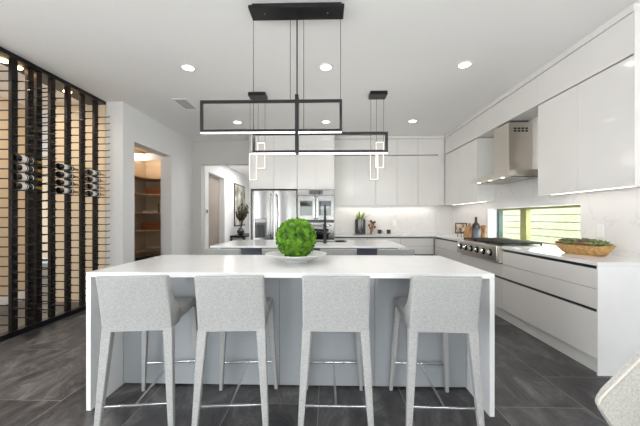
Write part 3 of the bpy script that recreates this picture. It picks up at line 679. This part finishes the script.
# ------------------------------------------------------------------ linear pendant over the front island
t = thing('linear_pendant', 'black double rectangle linear pendant over the front island', 'pendant light', (-0.25, 2.5, CEIL))
B(-0.62, 0.12, 2.46, 2.58, 3.022, CEIL - .0005, b=.002).box(-0.645, 0.14, 2.437, 2.60, 2.998, 3.0215, b=.002).done('canopy', 'black', t)
for x in (-0.52, 0.005): MB().lathe([(0, 2.9935), (.010, 2.9935), (.010, 2.9975), (0, 2.9975)], (x, 2.51, 0), n=12).done('screw', 'chrome', t)
def frame(parent, x0, x1, y, z0, z1, r, m, led_m, ledh=.010, inner=False):
    mb = MB(); mb.box(x0, x1, y - r, y + r, z1 - 2 * r, z1); mb.box(x0, x1, y - r, y + r, z0 + ledh, z0 + ledh + 2 * r)
    mb.box(x0, x0 + 2 * r, y - r, y + r, z0 + ledh + 2 * r, z1 - 2 * r); mb.box(x1 - 2 * r, x1, y - r, y + r, z0 + ledh + 2 * r, z1 - 2 * r)
    f = mb.done('frame', m, parent)
    B(x0 + .004, x1 - .004, y - r * .9, y + r * .9, z0, z0 + ledh - .0002, b=.002).done('led_strip', led_m, f)
    return f
frame(t, -1.055, 0.124, 2.478, 1.983, 2.257, 0.0105, 'black', 'led')
frame(t, -0.628, 0.508, 2.522, 1.818, 2.000, 0.0105, 'black', 'led')
B(-0.264, -0.236, 2.462, 2.536, 1.815, 2.30, b=.002).done('hub', 'black', t)
MB().tube([(-0.25, 2.5, 2.30), (-0.25, 2.5, 2.998)], 0.006, 8).done('stem', 'black', t)
for x, y, z in ((-0.622, 2.522, 2.0), (-0.304, 2.478, 2.257), (-0.196, 2.522, 2.0), (0.112, 2.478, 2.257)):
    MB().tube([(x, y, z), (x, y, 2.998)], 0.0022, 6).done('cable', 'black', t)
light('pendant_glow', 'AREA', (-0.47, 2.478, 1.978), 2.5, (1, .95, .9), 1.15, 0.02, (-0.47, 2.478, 0)); light('pendant_glow', 'AREA', (-0.06, 2.522, 1.812), 2, (1, .95, .9), 1.1, 0.02, (-0.06, 2.522, 0))

# two small pendants over the second island
def cluster(cx, lb):
    t = thing('cluster_pendant', lb, 'pendant light', (cx, 4.28, CEIL), 'small twin frame pendants over the second island')
    B(cx - .12, cx + .12, 4.185, 4.375, 3.0, CEIL - .0005, b=.002).done('canopy', 'black', t)
    for x, y, z0, z1 in ((cx + .035, 4.33, 1.99, 2.378), (cx - .06, 4.24, 1.81, 2.205)):
        a = 0.064; r = .007; k = .006; q = .0125
        mb = MB(); mb.box(x - a, x + a, y - r, y + r, z1 - k, z1); mb.box(x - a, x + a, y - r, y + r, z0, z0 + k); mb.box(x - a, x - a + k, y - r, y + r, z0 + k, z1 - k); mb.box(x + a - k, x + a, y - r, y + r, z0 + k, z1 - k)
        f = mb.done('frame', 'bronze', t)
        i = a - k - .0002; w_ = .0055
        mb = MB(); mb.box(x - i, x + i, y - w_, y + w_, z1 - q, z1 - k - .0002); mb.box(x - i, x + i, y - w_, y + w_, z0 + k + .0002, z0 + q)
        mb.box(x - i, x - i + .0062, y - w_, y + w_, z0 + q, z1 - q); mb.box(x + i - .0062, x + i, y - w_, y + w_, z0 + q, z1 - q); mb.done('led_strip', 'ledwarm', f)
    for x, y, z in ((cx - .105, 4.24, 2.205), (cx - .01, 4.33, 2.378), (cx + .09, 4.33, 2.378)):
        MB().tube([(x, y, z), (x, y, 3.0)], 0.0025, 6).done('cable', 'black', t)
for cx_ in (-0.988, 0.722): light('pendant_glow', 'POINT', (cx_ + .01, 4.28, 2.10), 2.2, (1, .95, .88), 0.16)
cluster(-0.988, 'twin glowing frame pendant hanging in front of the refrigerator')
cluster(0.722, 'twin glowing frame pendant hanging in front of the back wall cabinets')

# ------------------------------------------------------------------ moss ball on a plate
t = thing('footed_plate', 'pale grey wide footed plate under the moss ball', 'plate', (-0.252, 2.45, TOP))
MB().lathe([(0, 0), (.088, 0), (.092, .008), (.090, .018), (.13, .026), (.20, .044), (.247, .066), (.250, .072), (.244, .074), (.19, .054), (.12, .036), (0, .032)], (-0.252, 2.45, TOP), n=56).done('dish', 'ceramic', t)
mb = MB(); bmesh.ops.create_icosphere(mb.bm, subdivisions=6, radius=0.158)
for v in mb.bm.verts:
    n = v.co.normalized(); c = n * 5.2
    cell = mnoise.voronoi(c)[0]; lump = (cell[1] - cell[0])
    h = 0.022 * min(lump * 2.2, 1.0) + 0.006 * mnoise.noise(n * 22) + 0.004 * mnoise.noise(n * 60)
    v.co = n * (0.149 + h); v.co += Vector((-0.252, 2.45, TOP + 0.195))
tag(mb.done('moss_ball', 'moss', loc=(-0.252, 2.45, TOP + .034), angle=80), 'round green moss ball sitting on the footed plate', 'moss ball')

# ------------------------------------------------------------------ wooden bowl of succulents
bc = (2.535, 3.03, TOP); rz = Matrix.Rotation(R(-72), 4, 'Z')
t = thing('dough_bowl', 'long carved wooden dough bowl holding succulents on worktop', 'bowl', bc)
mb = MB(); L_, W_ = 0.262, 0.105
prof = [(0, 0), (.62, 0), (.72, .012), (.86, .048), (1.0, .090), (.975, .092), (.92, .082), (.80, .06), (0, .05)]
rings = []
for s_, h in prof:
    ring = []
    for j in range(48):
        a = 2 * math.pi * j / 48; cx = math.copysign(abs(math.cos(a)) ** 0.85, math.cos(a))
        ring.append(mb.bm.verts.new((L_ * s_ * cx, W_ * s_ * math.sin(a), h + (.018 * abs(math.cos(a)) ** 3 * (1 if h > .05 else 0)))))
    rings.append(ring)
for A, Bq in zip(rings[1:], rings[2:]):
    for j in range(48): mb.bm.faces.new((A[j], A[(j + 1) % 48], Bq[(j + 1) % 48], Bq[j]))
mb.bm.faces.new(rings[1][::-1]); mb.bm.faces.new(rings[-2])
for v in rings[0] + rings[-1]: mb.bm.verts.remove(v)
mb.rot(Matrix.Translation(bc) @ rz); mb.done('vessel', 'wood', t)
def rosette(m):
    mb = MB()
    for ring, (n, rad, tilt, ln) in enumerate(((9, .010, 20, .040), (7, .007, 48, .034), (5, .003, 72, .026))):
        for k in range(n):
            a = 2 * math.pi * k / n + ring * .4
            r = bmesh.ops.create_uvsphere(mb.bm, u_segments=8, v_segments=6, radius=1)
            mx = Matrix.Rotation(a, 4, 'Z') @ Matrix.Translation((rad, 0, .012 + ring * .004)) @ Matrix.Rotation(-R(tilt), 4, 'Y') @ Matrix.Translation((ln / 2, 0, 0)) @ Matrix.Diagonal((ln / 2, ln * .26, ln * .12, 1))
            bmesh.ops.transform(mb.bm, matrix=mx, verts=r['verts'])
    return mb.done('succulent', m)
srcs = {k: rosette(k) for k in ('sageleaf', 'mauveleaf')}
spots = [(-.235, .0), (-.165, .035), (-.15, -.035), (-.085, .02), (-.05, -.04), (.01, .03), (.05, -.03), (.115, .025), (.14, -.035), (.20, .01), (.245, -.012)]
tops = ['nearest the window', 'second from the window end on the wall side', 'second from the window end on the room side', 'left of the bowl middle, wall side', 'left of the bowl middle, room side', 'at the bowl middle, wall side', 'at the bowl middle, room side', 'past the bowl middle, wall side', 'past the bowl middle, room side', 'last but one from the near end', 'at the near end of the bowl']
used = set()
for i, ((a, b_), tx) in enumerate(zip(spots, tops)):
    k = 'sageleaf' if i % 3 != 1 else 'mauveleaf'
    o = srcs[k] if k not in used else srcs[k].copy()
    if k in used: C.objects.link(o)
    used.add(k)
    p = Matrix.Translation(bc) @ rz @ Vector((-a * .74, b_ * .9, .078))
    o.location = p; s_ = random.uniform(1.3, 1.7) * (1.15 if i in (2, 4) else 1); o.scale = (s_, s_, s_ * 1.1); o.rotation_euler = (0, 0, i * 1.1)
    tag(o, '%s succulent rosette %s' % ('sage green' if k == 'sageleaf' else 'mauve', tx), 'succulent', 'succulents in the wooden bowl')

# ------------------------------------------------------------------ things on the back worktop
px, py = 0.735, 6.66
t = thing('planter', 'glossy black cylinder planter on the back worktop', 'planter', (px, py, TOP))
MB().lathe([(0, 0), (.112, 0), (.118, .006), (.118, .33), (.112, .334), (.104, .33), (.100, .30), (0, .30)], (px, py, TOP), n=40).done('pot', 'vase', t)
mb = MB(); rnd = random.Random(3)
for k in range(34):
    a = rnd.uniform(0, 2 * math.pi); lean = rnd.uniform(.1, 1.1); ln = rnd.uniform(.14, .25); p0 = Vector((px + .03 * math.cos(a), py + .03 * math.sin(a), TOP + .30))
    d = Vector((math.cos(a) * lean, math.sin(a) * lean, 1)).normalized(); side = Vector((-math.sin(a), math.cos(a), 0)); prev = None
    for i in range(5):
        f = i / 4; c = p0 + d * ln * f + Vector((math.cos(a), math.sin(a), -.5)) * .05 * f * f * lean; wd = .016 * (1 - f) ** .6 + .0008
        cur = [mb.bm.verts.new(c + side * wd), mb.bm.verts.new(c - side * wd + Vector((0, 0, .002)))]
        if prev: mb.bm.faces.new((prev[0], prev[1], cur[1], cur[0]))
        prev = cur
MB_pl = mb.done('spiky_plant', 'leaf', loc=(px, py, TOP + .30)); tag(MB_pl, 'lime green spiky plant growing in the black planter', 'plant')
mb = MB(); cx, cy = 0.985, 6.66
for k, (dx, dz) in enumerate(((-.05, .20), (.03, .25), (.075, .16), (.065, .27), (-.01, .29), (-.02, .14))):
    e = Vector((cx + dx, cy + rnd.uniform(-.03, .03), TOP + dz)); mb.tube([(cx - .02, cy, TOP + .006), (cx + dx * .3, cy, TOP + dz * .5), e], [.014, .010, .009], 8)
    r = bmesh.ops.create_icosphere(mb.bm, subdivisions=2, radius=.030)
    for v in r['verts']: v.co = v.co * (1 + .25 * mnoise.noise(v.co * 60 + Vector((k, 0, 0)))) + e
mb.lathe([(0, 0), (.04, 0), (.03, .012), (0, .016)], (cx - .02, cy, TOP), n=16)
tag(mb.done('branch_ornament', 'twig', loc=(cx, cy, TOP)), 'brown branching pod ornament beside the black planter', 'ornament')
item(B(1.10, 1.42, 6.58, 6.70, TOP + .0005, TOP + .014, b=.003), 'serving_tray', 'ceramic', 'slim pale tray under the candle holders on back worktop', 'tray', (1.26, 6.64, TOP))
for x, lb in ((1.16, 'dark brown candle holder on tray nearest the planter'), (1.36, 'dark brown candle holder on tray nearest the room corner')):
    item(MB().lathe([(0, 0), (.038, 0), (.043, .008), (.043, .085), (.038, .088), (.034, .06), (0, .06)], (x, 6.64, TOP + .0145), n=20), 'candle_holder', 'darkwood', lb, 'candle holder', (x, 6.64, TOP + .0145), 'candle holders on the tray')
item(MB().lathe([(0, 0), (.03, 0), (.033, .07), (.02, .075), (0, .075)], (1.26, 6.64, TOP + .0145), n=20), 'candle', 'label', 'white candle between the two dark holders', 'candle', (1.26, 6.64, TOP + .0145))

# things on the corner of the window-wall worktop
t = thing('picture_easel', 'small framed print on a table easel near the room corner', 'picture', (2.45, 5.55, TOP))
tm = Matrix.Translation((2.45, 5.55, TOP + .075)) @ Matrix.Rotation(R(-28), 4, 'Z') @ Matrix.Rotation(R(-14), 4, 'X')
mb = MB(); mb.box(-.10, .10, -.008, .008, 0, .02).box(-.10, .10, -.008, .008, .18, .20).box(-.10, -.08, -.008, .008, .02, .18).box(.08, .10, -.008, .008, .02, .18); mb.rot(tm).done('frame', 'darkwood', t)
B(-.0795, .0795, -.003, .006, .0205, .1795).rot(tm).done('print', 'art', t)
for s_ in (-1, 1): MB().tube([tm @ Vector((s_ * .05, -.03, -.075 + .006)), tm @ Vector((s_ * .05, .014, .10))], .006, 8).done('easel_leg', 'darkwood', t)
MB().tube([tm @ Vector((0, .10, -.07)), tm @ Vector((0, .016, .12))], .006, 8).done('easel_leg', 'darkwood', t)
def paddle(x, y, wd, h, lean, rzd, lb, m='boardwood'):
    mb = MB(); pts = [(-wd / 2, 0), (wd / 2, 0), (wd / 2 * .96, h * .68), (wd * .16, h * .8), (wd * .13, h), (-wd * .13, h), (-wd * .16, h * .8), (-wd / 2 * .96, h * .68)]
    mb.prism(pts, 'Y', -.009, .009); bmesh.ops.bevel(mb.bm, geom=mb.bm.edges[:], offset=.004, segments=2, affect='EDGES')
    mb.rot(Matrix.Translation((x, y, TOP + .003)) @ Matrix.Rotation(R(rzd), 4, 'Z') @ Matrix.Rotation(R(-lean), 4, 'X'))
    item(mb, 'cutting_board', m, lb, 'cutting board', (x, y, TOP), 'wooden boards leaning by the bottles')
paddle(2.50, 5.36, .15, .27, 12, -40, 'wooden paddle board leaning beside the picture easel')
paddle(2.60, 5.42, .17, .25, 12, -40, 'wider wooden board leaning behind the black bottles')
def vessel(prof, x, y, m, name, lb, cat): item(MB().lathe(prof, (x, y, TOP), n=28), name, m, lb, cat, (x, y, TOP))
vessel([(0, 0), (.058, 0), (.064, .008), (.064, .20), (.055, .25), (.022, .29), (.020, .365), (.024, .372), (.018, .378), (0, .378)], 2.57, 5.235, 'charcoal', 'decor_bottle', 'tall charcoal bottle on worktop beyond the rangetop', 'bottle')
vessel([(0, 0), (.055, 0), (.060, .01), (.060, .13), (.045, .18), (.018, .21), (.02, .235), (0, .235)], 2.515, 5.10, 'greyglaze', 'decor_bottle', 'short grey glazed bottle in front of the tall charcoal one', 'bottle')
mb = MB()
for k in range(5):
    a = R(-28 + k * 14); mb.tube([(2.635, 5.12, TOP + .05), (2.635 + .02 * math.sin(a), 5.12 - .22 * math.sin(a) * .6, TOP + .14 + .10 * math.cos(a))], [.006, .014], 8)
t = thing('utensil_holder', 'small wooden cup of spoons beside the grey bottle', 'utensil holder', (2.635, 5.12, TOP))
MB().lathe([(0, 0), (.04, 0), (.048, .11), (.042, .11), (.036, .02), (0, .02)], (2.635, 5.12, TOP), n=24).done('cup', 'boardwood', t); mb.done('spoon_bunch', 'boardwood', t)

# ------------------------------------------------------------------ hall picture, console and plant
t = thing('hall_picture', 'tall framed abstract painting on the hall wall', 'picture', (-2.87, 9.75, 1.0))
B(-2.869, -2.84, 9.18, 10.35, 1.02, 2.36, b=.003).done('frame', 'darkwood', t); B(-2.8395, -2.835, 9.22, 10.31, 1.06, 2.32).done('canvas', 'hallart', t)
t = thing('console_table', 'black console table below the hall painting', 'console table', (-2.65, 9.5, 0))
B(-2.85, -2.42, 8.75, 10.3, .70, .76, b=.004).done('top', 'black', t)
for x in (-2.84, -2.47):
    for y in (8.76, 10.25): B(x, x + .04, y, y + .04, 0, .699).done('leg', 'black', t)
item(MB().lathe([(0, 0), (.05, 0), (.10, .06), (.11, .13), (.07, .19), (.05, .21), (.055, .22), (0, .20)], (-2.60, 8.98, .7605), n=28), 'hall_vase', 'charcoal', 'round dark vase on the hall console table', 'vase', (-2.60, 8.98, .76))
mb = MB()
for k in range(16):
    a = rnd.uniform(0, 6.28); ln = rnd.uniform(.4, .75); e = Vector((-2.60 + .22 * math.cos(a), 8.98 + .22 * math.sin(a), .95 + ln)); m_ = Vector((-2.60, 8.98, .95)).lerp(e, .5) + Vector((0, 0, .05))
    mb.tube([(-2.60, 8.98, .90), m_, e], [.005, .004, .003], 6)
    for f in (.55, .7, .85, 1.0):
        c = m_.lerp(e, (f - .5) * 2); r = bmesh.ops.create_icosphere(mb.bm, subdivisions=1, radius=1)
        for v in r['verts']: v.co = Vector((v.co.x * .03, v.co.y * .03, v.co.z * .05)) + c + Vector((rnd.uniform(-.03, .03), rnd.uniform(-.03, .03), 0))
tag(mb.done('dried_branches', 'drybranch', loc=(-2.60, 8.98, .9)), 'dried leafy branches standing in the hall vase', 'branches')

# ------------------------------------------------------------------ upholstered chair at the lower right corner
t = thing('tub_chair', 'cream upholstered chair cut off at the lower right corner', 'chair', (1.35, 1.10, 0))
pr = [(0.966, 0.616), (0.972, 0.638), (0.992, 0.66), (1.15, 0.822), (1.22, 0.88), (1.30, 0.90), (1.66, 0.92), (1.70, 0.90), (1.68, 0.45), (1.62, 0.36), (1.15, 0.36), (1.08, 0.43), (1.035, 0.51), (0.985, 0.585)]
def side(y0, y1):
    mb = MB(); mb.prism(pr, 'Y', y0, y1); bmesh.ops.bevel(mb.bm, geom=mb.bm.edges[:], offset=.005, segments=2, affect='EDGES'); return mb
side(1.09, 1.112).done('arm', 'cream', t, angle=60); side(0.55, 0.61).done('arm', 'cream', t, angle=60)
MB().box(1.59, 1.68, .611, 1.089, .38, .915, b=.02, seg=3).done('backrest', 'cream', t)
MB().box(1.12, 1.589, .612, 1.088, .37, .47, b=.03, seg=3).done('seat', 'cream', t)
MB().tube([(p[0] - .002, 1.0875, p[1]) for p in pr[:8]], .0045, 8).done('piping', 'piping', t)
for x in (1.20, 1.60):
    for y in (.60, 1.10): MB().taper((x, y, 0), (x, y, .365), (.012, .012), (.02, .02), b=.003).done('leg', 'darkwood', t)
